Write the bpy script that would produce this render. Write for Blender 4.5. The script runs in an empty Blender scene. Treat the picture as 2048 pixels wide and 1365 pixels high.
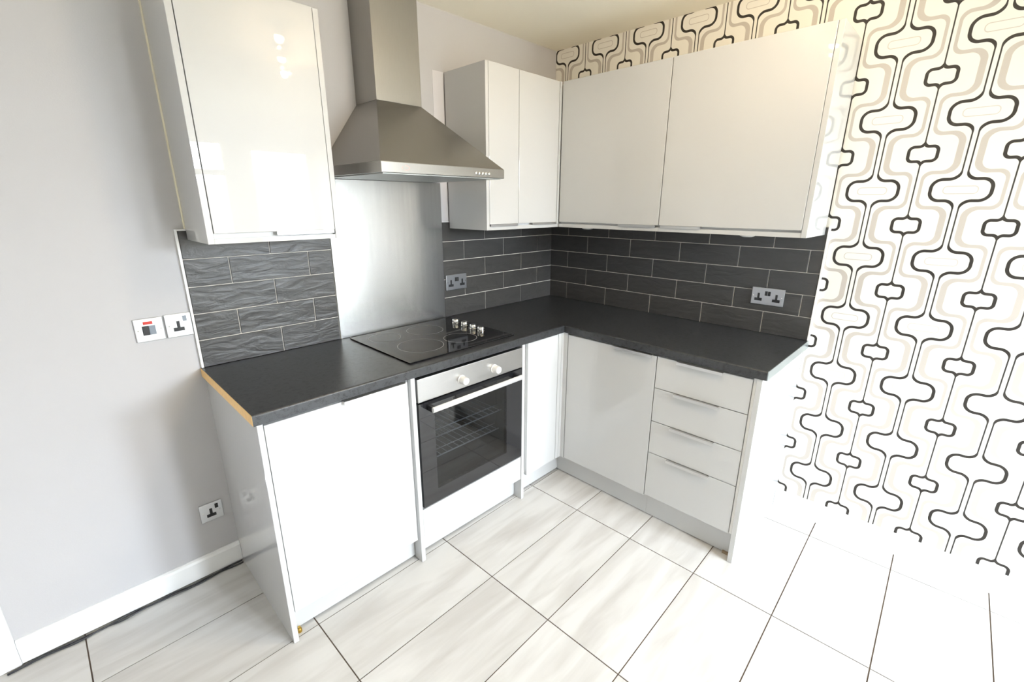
import bpy, bmesh, math, random
from mathutils import Vector, Matrix

# ------------------------------------------------------------------ camera, world, light
scn = bpy.context.scene
COL = scn.collection
YAW, PITCH, ROLL, FPX = -0.7937838808, -0.2915751520, 0.0024254903, 915.6762
CAM = Vector((-2.4626566, -2.04612799, 1.5267579))
cy, sy, cp, sp, cr, sr = math.cos(YAW), math.sin(YAW), math.cos(PITCH), math.sin(PITCH), math.cos(ROLL), math.sin(ROLL)
fwd = Vector((-sy * cp, cy * cp, sp)); rgt = Vector((cy, sy, 0)); upv = rgt.cross(fwd)
r2 = cr * rgt + sr * upv; u2 = -sr * rgt + cr * upv
cam_data = bpy.data.cameras.new('camera')
cam_data.sensor_fit = 'HORIZONTAL'; cam_data.sensor_width = 36.0; cam_data.lens = FPX / 2048 * 36.0
cam_data.clip_start = 0.02
cam = bpy.data.objects.new('camera', cam_data); COL.objects.link(cam)
cam.matrix_world = Matrix(((r2.x, u2.x, -fwd.x, CAM.x), (r2.y, u2.y, -fwd.y, CAM.y), (r2.z, u2.z, -fwd.z, CAM.z), (0, 0, 0, 1)))
scn.camera = cam

EXPOSURE = 0.0
SKY = 86.0              # overcast sky outside the window and the glazed back door
WARM = (1.0, 0.80, 0.55)
GLOW_W = 5.0            # stray light of each open bulb
SPOT_W = 12.0           # each warm ceiling spotlight
scn.view_settings.view_transform = 'Standard'
scn.view_settings.look = 'None'
scn.view_settings.gamma = 1.0
scn.view_settings.use_curve_mapping = False
scn.view_settings.exposure = EXPOSURE
scn.cycles.use_denoising = True
scn.cycles.max_bounces = 10
scn.cycles.diffuse_bounces = 6
scn.cycles.sample_clamp_indirect = 8.0

world = bpy.data.worlds.new('overcast_sky'); scn.world = world
world.use_nodes = True
bg = world.node_tree.nodes['Background']
bg.inputs['Color'].default_value = (0.82, 0.9, 1.0, 1); bg.inputs['Strength'].default_value = SKY

REAR = -4.20            # wall behind the camera
FARL = -3.70            # wall far to the left
CEIL = 2.42
WIN = (-0.71, -0.04, 0.97, 2.11)      # window in the rear wall: x0 x1 z0 z1
BDR = (-1.34, -0.95, 0.20, 2.11)      # glass of the back door in the rear wall


def portal(name, x0, x1, z0, z1, y):
    """sampling guide for the sky light that enters through an opening"""
    d = bpy.data.lights.new(name, 'AREA'); d.shape = 'RECTANGLE'
    d.size = x1 - x0; d.size_y = z1 - z0; d.cycles.is_portal = True
    o = bpy.data.objects.new(name, d); COL.objects.link(o)
    o.location = ((x0 + x1) / 2, y, (z0 + z1) / 2)
    o.rotation_euler = (math.radians(90), 0, 0)      # faces +y, into the room
    return o


portal('window_sky_portal', WIN[0], WIN[1], WIN[2], WIN[3], REAR - 0.11)
portal('back_door_sky_portal', BDR[0], BDR[1], BDR[2], BDR[3], REAR - 0.11)

# ------------------------------------------------------------------ helpers
rnd = random.Random(7)


def link(name, me, mat=None, parent=None, loc=(0, 0, 0)):
    o = bpy.data.objects.new(name, me); COL.objects.link(o)
    if mat is not None and me is not None and not me.materials:
        me.materials.append(mat)
    if parent is not None:
        o.parent = parent
        o.location = Vector(loc) - wloc(parent)
    else:
        o.location = loc
    return o


def wloc(o):
    v = Vector(o.location)
    while o.parent:
        o = o.parent; v += o.location
    return v


def tag(o, label=None, cat=None, group=None, kind=None):
    if label: o['label'] = label
    if cat: o['category'] = cat
    if group: o['group'] = group
    if kind: o['kind'] = kind
    return o


def thing(name, loc, label, cat, group=None):
    o = bpy.data.objects.new(name, None); COL.objects.link(o); o.location = loc
    o.empty_display_size = 0.05
    return tag(o, label, cat, group)


def mesh_from(bm, name, smooth=False):
    me = bpy.data.meshes.new(name); bm.normal_update()
    if smooth:
        for f in bm.faces: f.smooth = True
    bm.to_mesh(me); bm.free()
    return me


def add_box(bm, x0, x1, y0, y1, z0, z1):
    vs = [bm.verts.new(p) for p in ((x0, y0, z0), (x1, y0, z0), (x1, y1, z0), (x0, y1, z0), (x0, y0, z1), (x1, y0, z1), (x1, y1, z1), (x0, y1, z1))]
    for f in ((3, 2, 1, 0), (4, 5, 6, 7), (0, 1, 5, 4), (1, 2, 6, 5), (2, 3, 7, 6), (3, 0, 4, 7)):
        bm.faces.new([vs[i] for i in f])
    return vs


def box(name, x0, x1, y0, y1, z0, z1, mat, parent=None, bev=0.0, seg=2):
    x0, x1 = min(x0, x1), max(x0, x1); y0, y1 = min(y0, y1), max(y0, y1); z0, z1 = min(z0, z1), max(z0, z1)
    c = Vector(((x0 + x1) / 2, (y0 + y1) / 2, (z0 + z1) / 2))
    bm = bmesh.new(); add_box(bm, x0 - c.x, x1 - c.x, y0 - c.y, y1 - c.y, z0 - c.z, z1 - c.z)
    if bev > 0:
        bmesh.ops.bevel(bm, geom=bm.edges[:], offset=bev, segments=seg, profile=0.5, affect='EDGES', clamp_overlap=True)
    return link(name, mesh_from(bm, name), mat, parent, c)


def boxes(name, lst, mat, parent=None, bev=0.0):
    """one rigid piece made of several boxes"""
    c = Vector(((lst[0][0] + lst[0][1]) / 2, (lst[0][2] + lst[0][3]) / 2, (lst[0][4] + lst[0][5]) / 2))
    bm = bmesh.new()
    for b in lst:
        add_box(bm, b[0] - c.x, b[1] - c.x, b[2] - c.y, b[3] - c.y, b[4] - c.z, b[5] - c.z)
    if bev > 0:
        bmesh.ops.bevel(bm, geom=bm.edges[:], offset=bev, segments=2, profile=0.5, affect='EDGES', clamp_overlap=True)
    return link(name, mesh_from(bm, name), mat, parent, c)


def prism(name, poly, axis, a0, a1, mat, parent=None, bev=0.0, edges=None):
    """extrude a 2-D polygon along an axis (poly coords are the other two axes in x,y,z order)"""
    def P(p, a):
        return {'x': (a, p[0], p[1]), 'y': (p[0], a, p[1]), 'z': (p[0], p[1], a)}[axis]
    c = Vector((0, 0, 0))
    for p in poly: c += Vector(P(p, (a0 + a1) / 2))
    c /= len(poly)
    bm = bmesh.new()
    lo = [bm.verts.new(Vector(P(p, a0)) - c) for p in poly]; hi = [bm.verts.new(Vector(P(p, a1)) - c) for p in poly]
    n = len(poly)
    bm.faces.new(lo[::-1]); bm.faces.new(hi)
    for i in range(n): bm.faces.new((lo[i], lo[(i + 1) % n], hi[(i + 1) % n], hi[i]))
    bmesh.ops.recalc_face_normals(bm, faces=bm.faces[:])
    if bev > 0:
        bmesh.ops.bevel(bm, geom=bm.edges[:], offset=bev, segments=2, profile=0.5, affect='EDGES', clamp_overlap=True)
    return link(name, mesh_from(bm, name), mat, parent, c)


def lathe(name, prof, center, direction, mat, parent=None, n=32):
    """revolve (radius, height) profile about an axis"""
    d = Vector(direction).normalized()
    q = d.to_track_quat('Z', 'Y')
    bm = bmesh.new(); rings = []
    for r, h in prof:
        if r < 1e-6:
            rings.append([bm.verts.new(q @ Vector((0, 0, h)))])
        else:
            rings.append([bm.verts.new(q @ Vector((r * math.cos(t * 2 * math.pi / n), r * math.sin(t * 2 * math.pi / n), h))) for t in range(n)])
    for a, b in zip(rings, rings[1:]):
        for i in range(n):
            j = (i + 1) % n
            if len(a) == 1 and len(b) == 1: continue
            if len(a) == 1: bm.faces.new((a[0], b[i], b[j]))
            elif len(b) == 1: bm.faces.new((a[i], a[j], b[0]))
            else: bm.faces.new((a[i], a[j], b[j], b[i]))
    bmesh.ops.recalc_face_normals(bm, faces=bm.faces[:])
    me = mesh_from(bm, name)
    for p in me.polygons: p.use_smooth = True
    try: me.set_sharp_from_angle(angle=math.radians(35))
    except Exception: pass
    return link(name, me, mat, parent, center)


def tube(name, pts, rad, mat, parent=None, n=8):
    """a round bar through points, built as a mesh"""
    pts = [Vector(p) for p in pts]; c = pts[0].copy()
    bm = bmesh.new(); rings = []
    for i, p in enumerate(pts):
        t = (pts[min(i + 1, len(pts) - 1)] - pts[max(i - 1, 0)]).normalized()
        ref = Vector((0, 0, 1)) if abs(t.z) < 0.9 else Vector((1, 0, 0))
        a = t.cross(ref).normalized(); b = t.cross(a).normalized()
        rings.append([bm.verts.new(p - c + rad * (math.cos(k * 2 * math.pi / n) * a + math.sin(k * 2 * math.pi / n) * b)) for k in range(n)])
    for a, b in zip(rings, rings[1:]):
        for i in range(n): bm.faces.new((a[i], a[(i + 1) % n], b[(i + 1) % n], b[i]))
    bm.faces.new(rings[0][::-1]); bm.faces.new(rings[-1])
    bmesh.ops.recalc_face_normals(bm, faces=bm.faces[:])
    return link(name, mesh_from(bm, name, True), mat, parent, c)


# ------------------------------------------------------------------ materials
def nodes_of(m):
    m.use_nodes = True
    return m.node_tree.nodes, m.node_tree.links, m.node_tree.nodes['Principled BSDF']


def mat(name, col, rough=0.5, metal=0.0, coat=0.0, spec=0.5, noise=None, bump=None, aniso=0.0):
    """noise=(scale, amount, stretch xyz) varies the colour, bump=(scale, strength, stretch) adds relief"""
    m = bpy.data.materials.new(name); N, L, b = nodes_of(m)
    b.inputs['Base Color'].default_value = (*col, 1); b.inputs['Roughness'].default_value = rough
    b.inputs['Metallic'].default_value = metal; b.inputs['Coat Weight'].default_value = coat
    b.inputs['Coat Roughness'].default_value = 0.015
    b.inputs['Specular IOR Level'].default_value = spec
    b.inputs['Anisotropic'].default_value = aniso
    tc = N.new('ShaderNodeTexCoord')
    if noise:
        mp = N.new('ShaderNodeMapping'); mp.inputs['Scale'].default_value = noise[2]
        L.new(tc.outputs['Object'], mp.inputs['Vector'])
        nz = N.new('ShaderNodeTexNoise'); nz.inputs['Scale'].default_value = noise[0]; nz.inputs['Detail'].default_value = 4
        L.new(mp.outputs['Vector'], nz.inputs['Vector'])
        mx = N.new('ShaderNodeMix'); mx.data_type = 'RGBA'
        k = noise[1]
        mx.inputs[6].default_value = (*[max(0, c * (1 - k)) for c in col], 1); mx.inputs[7].default_value = (*[min(1, c * (1 + k)) for c in col], 1)
        L.new(nz.outputs['Fac'], mx.inputs[0]); L.new(mx.outputs[2], b.inputs['Base Color'])
    if bump:
        mp = N.new('ShaderNodeMapping'); mp.inputs['Scale'].default_value = bump[2]
        L.new(tc.outputs['Object'], mp.inputs['Vector'])
        nz = N.new('ShaderNodeTexNoise'); nz.inputs['Scale'].default_value = bump[0]; nz.inputs['Detail'].default_value = 5
        L.new(mp.outputs['Vector'], nz.inputs['Vector'])
        bp = N.new('ShaderNodeBump'); bp.inputs['Strength'].default_value = bump[1]; bp.inputs['Distance'].default_value = 0.004
        L.new(nz.outputs['Fac'], bp.inputs['Height']); L.new(bp.outputs['Normal'], b.inputs['Normal'])
    return m


M_PAINT = mat('grey_wall_paint', (0.52, 0.51, 0.52), 0.75, noise=(3, 0.02, (1, 1, 1)), bump=(260, 0.05, (1, 1, 1)))
M_PATCH = mat('pale_old_paint', (0.68, 0.66, 0.68), 0.75)
M_CEIL = mat('cream_ceiling_paint', (0.94, 0.885, 0.755), 0.85, bump=(35, 0.12, (1, 1, 1)))
M_ROOMW = mat('white_room_paint', (0.78, 0.77, 0.75), 0.8)
M_ROOMG = mat('grey_room_paint', (0.66, 0.65, 0.65), 0.8)
M_TRIM = mat('white_gloss_trim', (0.88, 0.88, 0.88), 0.25)
M_GLOSS = mat('white_gloss_lacquer', (0.54, 0.54, 0.536), 0.35, coat=1.0, spec=0.3)
M_CARC = mat('white_melamine', (0.82, 0.82, 0.81), 0.3)
M_GAP = mat('shadow_gap_board', (0.35, 0.34, 0.32), 0.6)
M_PULL = mat('brushed_aluminium_pull', (0.64, 0.635, 0.63), 0.32, metal=0.9)
M_STEEL = mat('brushed_steel', (0.56, 0.55, 0.54), 0.30, metal=1.0, noise=(40, 0.06, (1, 1, 30)), aniso=0.4)
M_HOOD = mat('satin_steel_hood', (0.33, 0.318, 0.30), 0.34, metal=1.0, noise=(30, 0.05, (30, 30, 1)))
M_PLATE = mat('satin_chrome_plate', (0.74, 0.75, 0.77), 0.28, metal=0.85)
M_CHROME = mat('polished_chrome', (0.85, 0.84, 0.82), 0.08, metal=1.0)
M_KNOB = mat('silver_plastic_knob', (0.84, 0.83, 0.81), 0.28, metal=0.35)
M_BLACK = mat('black_plastic', (0.012, 0.012, 0.014), 0.4)
M_DARK = mat('dark_enamel', (0.11, 0.113, 0.115), 0.35)
M_GLASSK = mat('black_glass', (0.012, 0.012, 0.014), 0.04, coat=0.5, spec=0.6)
M_HOBG = mat('black_ceramic_glass', (0.008, 0.008, 0.009), 0.06, spec=0.32)
M_RING = mat('grey_zone_print', (0.36, 0.36, 0.36), 0.35)
M_RED = mat('red_neon_lens', (0.50, 0.03, 0.02), 0.25)
M_ROCK = mat('grey_rocker', (0.22, 0.25, 0.30), 0.2)
M_GROUTW = mat('pale_wall_grout', (0.72, 0.68, 0.62), 0.8)
M_GROUTF = mat('brown_grey_floor_grout', (0.11, 0.08, 0.06), 0.85)
M_MDF = mat('raw_board_edge', (0.72, 0.47, 0.20), 0.7, noise=(60, 0.15, (1, 1, 1)))
M_STAIN = mat('dull_brown_board', (0.30, 0.23, 0.15), 0.8)
M_CAULK = mat('yellowed_sealant', (0.88, 0.83, 0.66), 0.5)
M_BRASS = mat('brass', (0.55, 0.36, 0.08), 0.3, metal=1.0)
M_CABLE = mat('black_cable_sheath', (0.03, 0.03, 0.035), 0.5)
M_ROD = mat('bright_zinc_rod', (0.85, 0.86, 0.87), 0.3, metal=0.2)
M_LOGO = mat('pink_badge_print', (0.50, 0.30, 0.27), 0.4)
M_FILTER = mat('grey_filter_mesh', (0.42, 0.43, 0.41), 0.45, metal=0.8)


M_PLATE_SHADED = mat('satin_chrome_plate_shaded', (0.46, 0.47, 0.50), 0.30, metal=0.9)  # darker copy of the plate metal, weaker reflection put into the colour
M_STRIP = mat('aluminium_end_strip', (0.42, 0.47, 0.49), 0.35, metal=0.9)


def sheet_mat():
    m = mat('brushed_steel_sheet', (0.70, 0.71, 0.725), 0.25, metal=1.0, noise=(14, 0.10, (5, 5, 0.25)))
    N, L, b = nodes_of(m)
    b.inputs['Anisotropic'].default_value = 0.85; b.inputs['Anisotropic Rotation'].default_value = 0.25
    t = N.new('ShaderNodeTangent'); t.direction_type = 'RADIAL'; t.axis = 'Z'
    L.new(t.outputs[0], b.inputs['Tangent'])
    return m


M_SHEET = sheet_mat()


def worktop_mat(name, base, k):
    m = bpy.data.materials.new(name); N, L, b = nodes_of(m)
    tc = N.new('ShaderNodeTexCoord')
    n1 = N.new('ShaderNodeTexNoise'); n1.inputs['Scale'].default_value = 420; n1.inputs['Detail'].default_value = 3
    n2 = N.new('ShaderNodeTexNoise'); n2.inputs['Scale'].default_value = 60; n2.inputs['Detail'].default_value = 3
    L.new(tc.outputs['Object'], n1.inputs['Vector']); L.new(tc.outputs['Object'], n2.inputs['Vector'])
    ad = N.new('ShaderNodeMath'); ad.operation = 'ADD'; L.new(n1.outputs['Fac'], ad.inputs[0]); L.new(n2.outputs['Fac'], ad.inputs[1])
    rp = N.new('ShaderNodeValToRGB')
    rp.color_ramp.elements[0].position = 0.75; rp.color_ramp.elements[0].color = (*[c * 0.6 for c in base], 1)
    rp.color_ramp.elements[1].position = 1.25; rp.color_ramp.elements[1].color = (*[c * k for c in base], 1)
    L.new(ad.outputs[0], rp.inputs['Fac'])
    L.new(rp.outputs['Color'], b.inputs['Base Color'])
    b.inputs['Roughness'].default_value = 0.30; b.inputs['Specular IOR Level'].default_value = 0.5
    bp = N.new('ShaderNodeBump'); bp.inputs['Strength'].default_value = 0.12; bp.inputs['Distance'].default_value = 0.001
    L.new(n1.outputs['Fac'], bp.inputs['Height']); L.new(bp.outputs['Normal'], b.inputs['Normal'])
    return m


M_WORK = worktop_mat('charcoal_granite_laminate', (0.012, 0.0125, 0.0135), 3.0)


def slate_mat():
    m = bpy.data.materials.new('charcoal_slate_tile'); N, L, b = nodes_of(m)
    tc = N.new('ShaderNodeTexCoord'); oi = N.new('ShaderNodeObjectInfo')
    off = N.new('ShaderNodeVectorMath'); off.operation = 'ADD'
    sc = N.new('ShaderNodeVectorMath'); sc.operation = 'SCALE'; sc.inputs['Scale'].default_value = 37.0
    cmb = N.new('ShaderNodeCombineXYZ')
    for i in range(3): L.new(oi.outputs['Random'], cmb.inputs[i])
    L.new(cmb.outputs[0], sc.inputs[0]); L.new(tc.outputs['Object'], off.inputs[0]); L.new(sc.outputs[0], off.inputs[1])
    mp = N.new('ShaderNodeMapping'); mp.inputs['Scale'].default_value = (1, 1, 3.2); L.new(off.outputs[0], mp.inputs['Vector'])
    nz = N.new('ShaderNodeTexNoise'); nz.inputs['Scale'].default_value = 8.5; nz.inputs['Detail'].default_value = 5; nz.inputs['Distortion'].default_value = 0.8
    L.new(mp.outputs['Vector'], nz.inputs['Vector'])
    bp = N.new('ShaderNodeBump'); bp.inputs['Strength'].default_value = 0.55; bp.inputs['Distance'].default_value = 0.008
    L.new(nz.outputs['Fac'], bp.inputs['Height']); L.new(bp.outputs['Normal'], b.inputs['Normal'])
    rp = N.new('ShaderNodeValToRGB'); L.new(nz.outputs['Fac'], rp.inputs['Fac'])
    rp.color_ramp.elements[0].color = (0.034, 0.033, 0.0325, 1); rp.color_ramp.elements[1].color = (0.060, 0.058, 0.056, 1)
    L.new(rp.outputs['Color'], b.inputs['Base Color'])
    b.inputs['Roughness'].default_value = 0.36
    return m


M_SLATE = slate_mat()


def stone_mat():
    """pale floor tile with soft streaks along the long side"""
    m = bpy.data.materials.new('pale_streaked_floor_tile'); N, L, b = nodes_of(m)
    tc = N.new('ShaderNodeTexCoord'); oi = N.new('ShaderNodeObjectInfo')
    cmb = N.new('ShaderNodeCombineXYZ')
    for i in range(3): L.new(oi.outputs['Random'], cmb.inputs[i])
    sc = N.new('ShaderNodeVectorMath'); sc.operation = 'SCALE'; sc.inputs['Scale'].default_value = 53.0; L.new(cmb.outputs[0], sc.inputs[0])
    off = N.new('ShaderNodeVectorMath'); off.operation = 'ADD'; L.new(tc.outputs['Object'], off.inputs[0]); L.new(sc.outputs[0], off.inputs[1])
    mp = N.new('ShaderNodeMapping'); mp.inputs['Scale'].default_value = (1.3, 9, 9); mp.inputs['Rotation'].default_value = (0, 0, 0.10)
    L.new(off.outputs[0], mp.inputs['Vector'])
    nz = N.new('ShaderNodeTexNoise'); nz.inputs['Scale'].default_value = 1.6; nz.inputs['Detail'].default_value = 6; nz.inputs['Distortion'].default_value = 0.5
    L.new(mp.outputs['Vector'], nz.inputs['Vector'])
    rp = N.new('ShaderNodeValToRGB'); L.new(nz.outputs['Fac'], rp.inputs['Fac'])
    e = rp.color_ramp.elements
    e[0].position = 0.28; e[0].color = (0.45, 0.43, 0.41, 1); e[1].position = 0.60; e[1].color = (0.59, 0.577, 0.562, 1)
    L.new(rp.outputs['Color'], b.inputs['Base Color'])
    b.inputs['Roughness'].default_value = 0.28
    return m


M_STONE = stone_mat()


def glass_mat(name, tint, k):
    m = bpy.data.materials.new(name); m.use_nodes = True; N, L = m.node_tree.nodes, m.node_tree.links
    N.remove(N['Principled BSDF']); out = N['Material Output']
    t = N.new('ShaderNodeBsdfTransparent'); t.inputs['Color'].default_value = (*tint, 1)
    g = N.new('ShaderNodeBsdfGlossy'); g.inputs['Roughness'].default_value = 0.03; g.inputs['Color'].default_value = (0.9, 0.9, 0.9, 1)
    fr = N.new('ShaderNodeFresnel'); fr.inputs['IOR'].default_value = k
    geo = N.new('ShaderNodeNewGeometry'); inv = N.new('ShaderNodeMath'); inv.operation = 'SUBTRACT'; inv.inputs[0].default_value = 1.0
    L.new(geo.outputs['Backfacing'], inv.inputs[1])
    mu = N.new('ShaderNodeMath'); mu.operation = 'MULTIPLY'; L.new(fr.outputs[0], mu.inputs[0]); L.new(inv.outputs[0], mu.inputs[1])
    mx = N.new('ShaderNodeMixShader'); L.new(mu.outputs[0], mx.inputs[0]); L.new(t.outputs[0], mx.inputs[1]); L.new(g.outputs[0], mx.inputs[2])
    L.new(mx.outputs[0], out.inputs['Surface'])
    return m


M_PANE = glass_mat('window_glass', (0.97, 0.98, 0.98), 1.45)
M_OVENG = glass_mat('tinted_oven_glass', (0.46, 0.48, 0.50), 1.7)


def emis(name, col, s):
    m = bpy.data.materials.new(name); N, L, b = nodes_of(m)
    b.inputs['Base Color'].default_value = (*col, 1)
    b.inputs['Emission Color'].default_value = (*col, 1); b.inputs['Emission Strength'].default_value = s
    return m


M_BULB = emis('warm_lamp_face', (1.0, 0.78, 0.5), 30.0)


def wallpaper_mat():
    """retro print: columns of wide pills on twin stems, columns of small pills on one stem, taupe bands between"""
    Q, P = 0.2668, 0.2678
    YB, ZB = -1.709, 0.241          # centre of one wide pill
    m = bpy.data.materials.new('retro_print_wallpaper'); N, L, b = nodes_of(m)

    def val(x):
        return float(x)

    def inp(sock, v):
        if isinstance(v, (int, float)): sock.default_value = v
        else: L.new(v, sock)

    # node group: signed distance of (rounded box hx,hy,r) joined to a vertical stem of half width s by fillets of radius f
    g = bpy.data.node_groups.new('filleted_cross', 'ShaderNodeTree')
    for nm in ('a', 'b', 'hx', 'hy', 'r', 's', 'f'):
        g.interface.new_socket(name=nm, in_out='INPUT', socket_type='NodeSocketFloat')
    g.interface.new_socket(name='d', in_out='OUTPUT', socket_type='NodeSocketFloat')
    gi = g.nodes.new('NodeGroupInput'); go = g.nodes.new('NodeGroupOutput')

    def gm(op, x, y=None):
        n = g.nodes.new('ShaderNodeMath'); n.operation = op
        for i, v in enumerate((x, y)):
            if v is None: continue
            if isinstance(v, (int, float)): n.inputs[i].default_value = v
            else: g.links.new(v, n.inputs[i])
        return n.outputs[0]
    I = gi.outputs
    qx = gm('SUBTRACT', I['a'], gm('SUBTRACT', I['hx'], I['r'])); qy = gm('SUBTRACT', I['b'], gm('SUBTRACT', I['hy'], I['r']))
    mx_, my_ = gm('MAXIMUM', qx, 0.0), gm('MAXIMUM', qy, 0.0)
    ln = gm('SQRT', gm('ADD', gm('MULTIPLY', mx_, mx_), gm('MULTIPLY', my_, my_)))
    d1 = gm('SUBTRACT', gm('ADD', ln, gm('MINIMUM', gm('MAXIMUM', qx, qy), 0.0)), I['r'])
    d2 = gm('SUBTRACT', I['a'], I['s'])
    u_, v_ = gm('MAXIMUM', gm('SUBTRACT', I['f'], d1), 0.0), gm('MAXIMUM', gm('SUBTRACT', I['f'], d2), 0.0)
    l2 = gm('SQRT', gm('ADD', gm('MULTIPLY', u_, u_), gm('MULTIPLY', v_, v_)))
    g.links.new(gm('SUBTRACT', gm('MAXIMUM', I['f'], gm('MINIMUM', d1, d2)), l2), go.inputs['d'])

    def mth(op, x, y=None, z=None):
        n = N.new('ShaderNodeMath'); n.operation = op
        for i, v in enumerate((x, y, z)):
            if v is not None: inp(n.inputs[i], v)
        return n.outputs[0]

    def fold(c, c0, per):
        """distance to the nearest centre c0 + k*per"""
        t = mth('WRAP', mth('SUBTRACT', c, c0), per / 2, -per / 2)
        return mth('ABSOLUTE', t)

    def cross(a, bb, hx, hy, r, s, f):
        n = N.new('ShaderNodeGroup'); n.node_tree = g
        for k, v in zip(('a', 'b', 'hx', 'hy', 'r', 's', 'f'), (a, bb, hx, hy, r, s, f)): inp(n.inputs[k], v)
        return n.outputs[0]

    def below(d, t, soft=0.0004):
        n = N.new('ShaderNodeMapRange'); n.clamp = True
        L.new(d, n.inputs['Value'])
        inp(n.inputs['From Min'], mth('ADD', t, soft) if not isinstance(t, (int, float)) else t + soft)
        inp(n.inputs['From Max'], mth('SUBTRACT', t, soft) if not isinstance(t, (int, float)) else t - soft)
        return n.outputs[0]

    def ramp(v, a0, a1, o0, o1):
        n = N.new('ShaderNodeMapRange'); n.interpolation_type = 'SMOOTHSTEP'; n.clamp = True
        L.new(v, n.inputs['Value'])
        for k, x in zip(('From Min', 'From Max', 'To Min', 'To Max'), (a0, a1, o0, o1)): n.inputs[k].default_value = x
        return n.outputs[0]

    geo = N.new('ShaderNodeNewGeometry'); sep = N.new('ShaderNodeSeparateXYZ'); L.new(geo.outputs['Position'], sep.inputs[0])
    Z = sep.outputs['Z']
    # the drop of paper in the corner was hung slightly out of step with the next one
    Y = mth('SUBTRACT', sep.outputs['Y'], mth('MULTIPLY', mth('GREATER_THAN', sep.outputs['Y'], -1.50), 0.022))
    a1, b1 = fold(Y, YB, Q), fold(Z, ZB, P)
    a2, b2 = fold(Y, YB + Q / 2, Q), fold(Z, ZB + P / 2, P)
    big = cross(a1, b1, 0.0845, 0.0388, 0.031, 0.0085, 0.030)
    small = cross(a2, b2, 0.0430, 0.0265, 0.016, 0.0002, 0.015)
    gin = cross(a2, b2, 0.0945, 0.0630, 0.030, 0.0125, 0.030)
    gout = cross(a2, b2, 0.1140, 0.0755, 0.040, 0.0225, 0.024)
    oval = cross(a1, b1, 0.0480, 0.0135, 0.0120, -0.5, 0.0001)
    t_big = ramp(b1, 0.046, 0.072, 0.0054, 0.0023)
    t_small = ramp(b2, 0.034, 0.046, 0.0053, 0.0021)
    ink = mth('MAXIMUM', below(mth('ABSOLUTE', big), t_big), below(mth('ABSOLUTE', small), t_small))
    band = mth('MULTIPLY', below(gout, 0.0), mth('SUBTRACT', 1.0, below(gin, 0.0)))
    ring = below(mth('ABSOLUTE', oval), 0.0015)

    def mix(f, c0, c1):
        n = N.new('ShaderNodeMix'); n.data_type = 'RGBA'; L.new(f, n.inputs[0])
        for i, c in ((6, c0), (7, c1)):
            if isinstance(c, tuple): n.inputs[i].default_value = (*c, 1)
            else: L.new(c, n.inputs[i])
        return n.outputs[2]
    col = mix(band, (0.80, 0.775, 0.71), (0.50, 0.455, 0.41))
    col = mix(ring, col, (0.55, 0.50, 0.45))
    col = mix(ink, col, (0.020, 0.015, 0.011))
    L.new(col, b.inputs['Base Color'])
    b.inputs['Roughness'].default_value = 0.6
    return m


M_PAPER = wallpaper_mat()

# ------------------------------------------------------------------ the room
T = 0.12
# floor: grout bed with the tiles laid on it as separate pieces
floor = box('floor', FARL, 0, REAR, 0, -0.12, -0.0025, M_GROUTF)
tag(floor, 'pale streaked stone-effect floor tiles with thin brown grout lines', 'floor', kind='structure')
GX, GY, TS, ANG = -0.7824, -0.5586, 0.6143, 0.0168


def clip(poly, ax, lim, keep_less):
    out = []
    for i in range(len(poly)):
        p, q = poly[i], poly[(i + 1) % len(poly)]
        ip = (p[ax] <= lim) if keep_less else (p[ax] >= lim); iq = (q[ax] <= lim) if keep_less else (q[ax] >= lim)
        if ip: out.append(p)
        if ip != iq:
            t = (lim - p[ax]) / (q[ax] - p[ax])
            out.append((p[0] + t * (q[0] - p[0]), p[1] + t * (q[1] - p[1])))
    return out


GAP = 0.0044
full_me = None
ca, sa = math.cos(ANG), math.sin(ANG)
for j in range(-6, 4):
    for i in range(-4, 15):
        u0, u1 = TS * (j - 2) + TS * 0 + GAP / 2, TS * (j - 1) - GAP / 2
        v1, v0 = -0.5 * TS * i - GAP / 2, -0.5 * TS * (i + 1) + GAP / 2
        quad = [(GX + ca * u - sa * v, GY + sa * u + ca * v) for u, v in ((u0, v0), (u1, v0), (u1, v1), (u0, v1))]
        poly = quad
        for ax, lim, less in ((0, -0.002, True), (0, FARL + 0.002, False), (1, -0.002, True), (1, REAR + 0.002, False)):
            if poly: poly = clip(poly, ax, lim, less)
        if len(poly) < 3: continue
        c = Vector((sum(p[0] for p in quad) / 4, sum(p[1] for p in quad) / 4, 0))
        whole = len(poly) == 4 and all(abs(a[0] - b[0]) + abs(a[1] - b[1]) < 1e-9 for a, b in zip(poly, quad))
        if whole and full_me is not None:
            o = bpy.data.objects.new('tile', full_me); COL.objects.link(o)
            o.parent = floor; o.location = c + Vector((0, 0, -0.001)) - wloc(floor)
            continue
        bm = bmesh.new()
        lo = [bm.verts.new((p[0] - c.x, p[1] - c.y, -0.0014)) for p in poly]; hi = [bm.verts.new((p[0] - c.x, p[1] - c.y, 0.001)) for p in poly]
        bm.faces.new(lo[::-1]); bm.faces.new(hi)
        for k in range(len(poly)): bm.faces.new((lo[k], lo[(k + 1) % len(poly)], hi[(k + 1) % len(poly)], hi[k]))
        bmesh.ops.recalc_face_normals(bm, faces=bm.faces[:])
        me = mesh_from(bm, 'tile'); me.materials.append(M_STONE)
        o = link('tile', me, None, floor, c + Vector((0, 0, -0.001)))
        if whole: full_me = me

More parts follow.
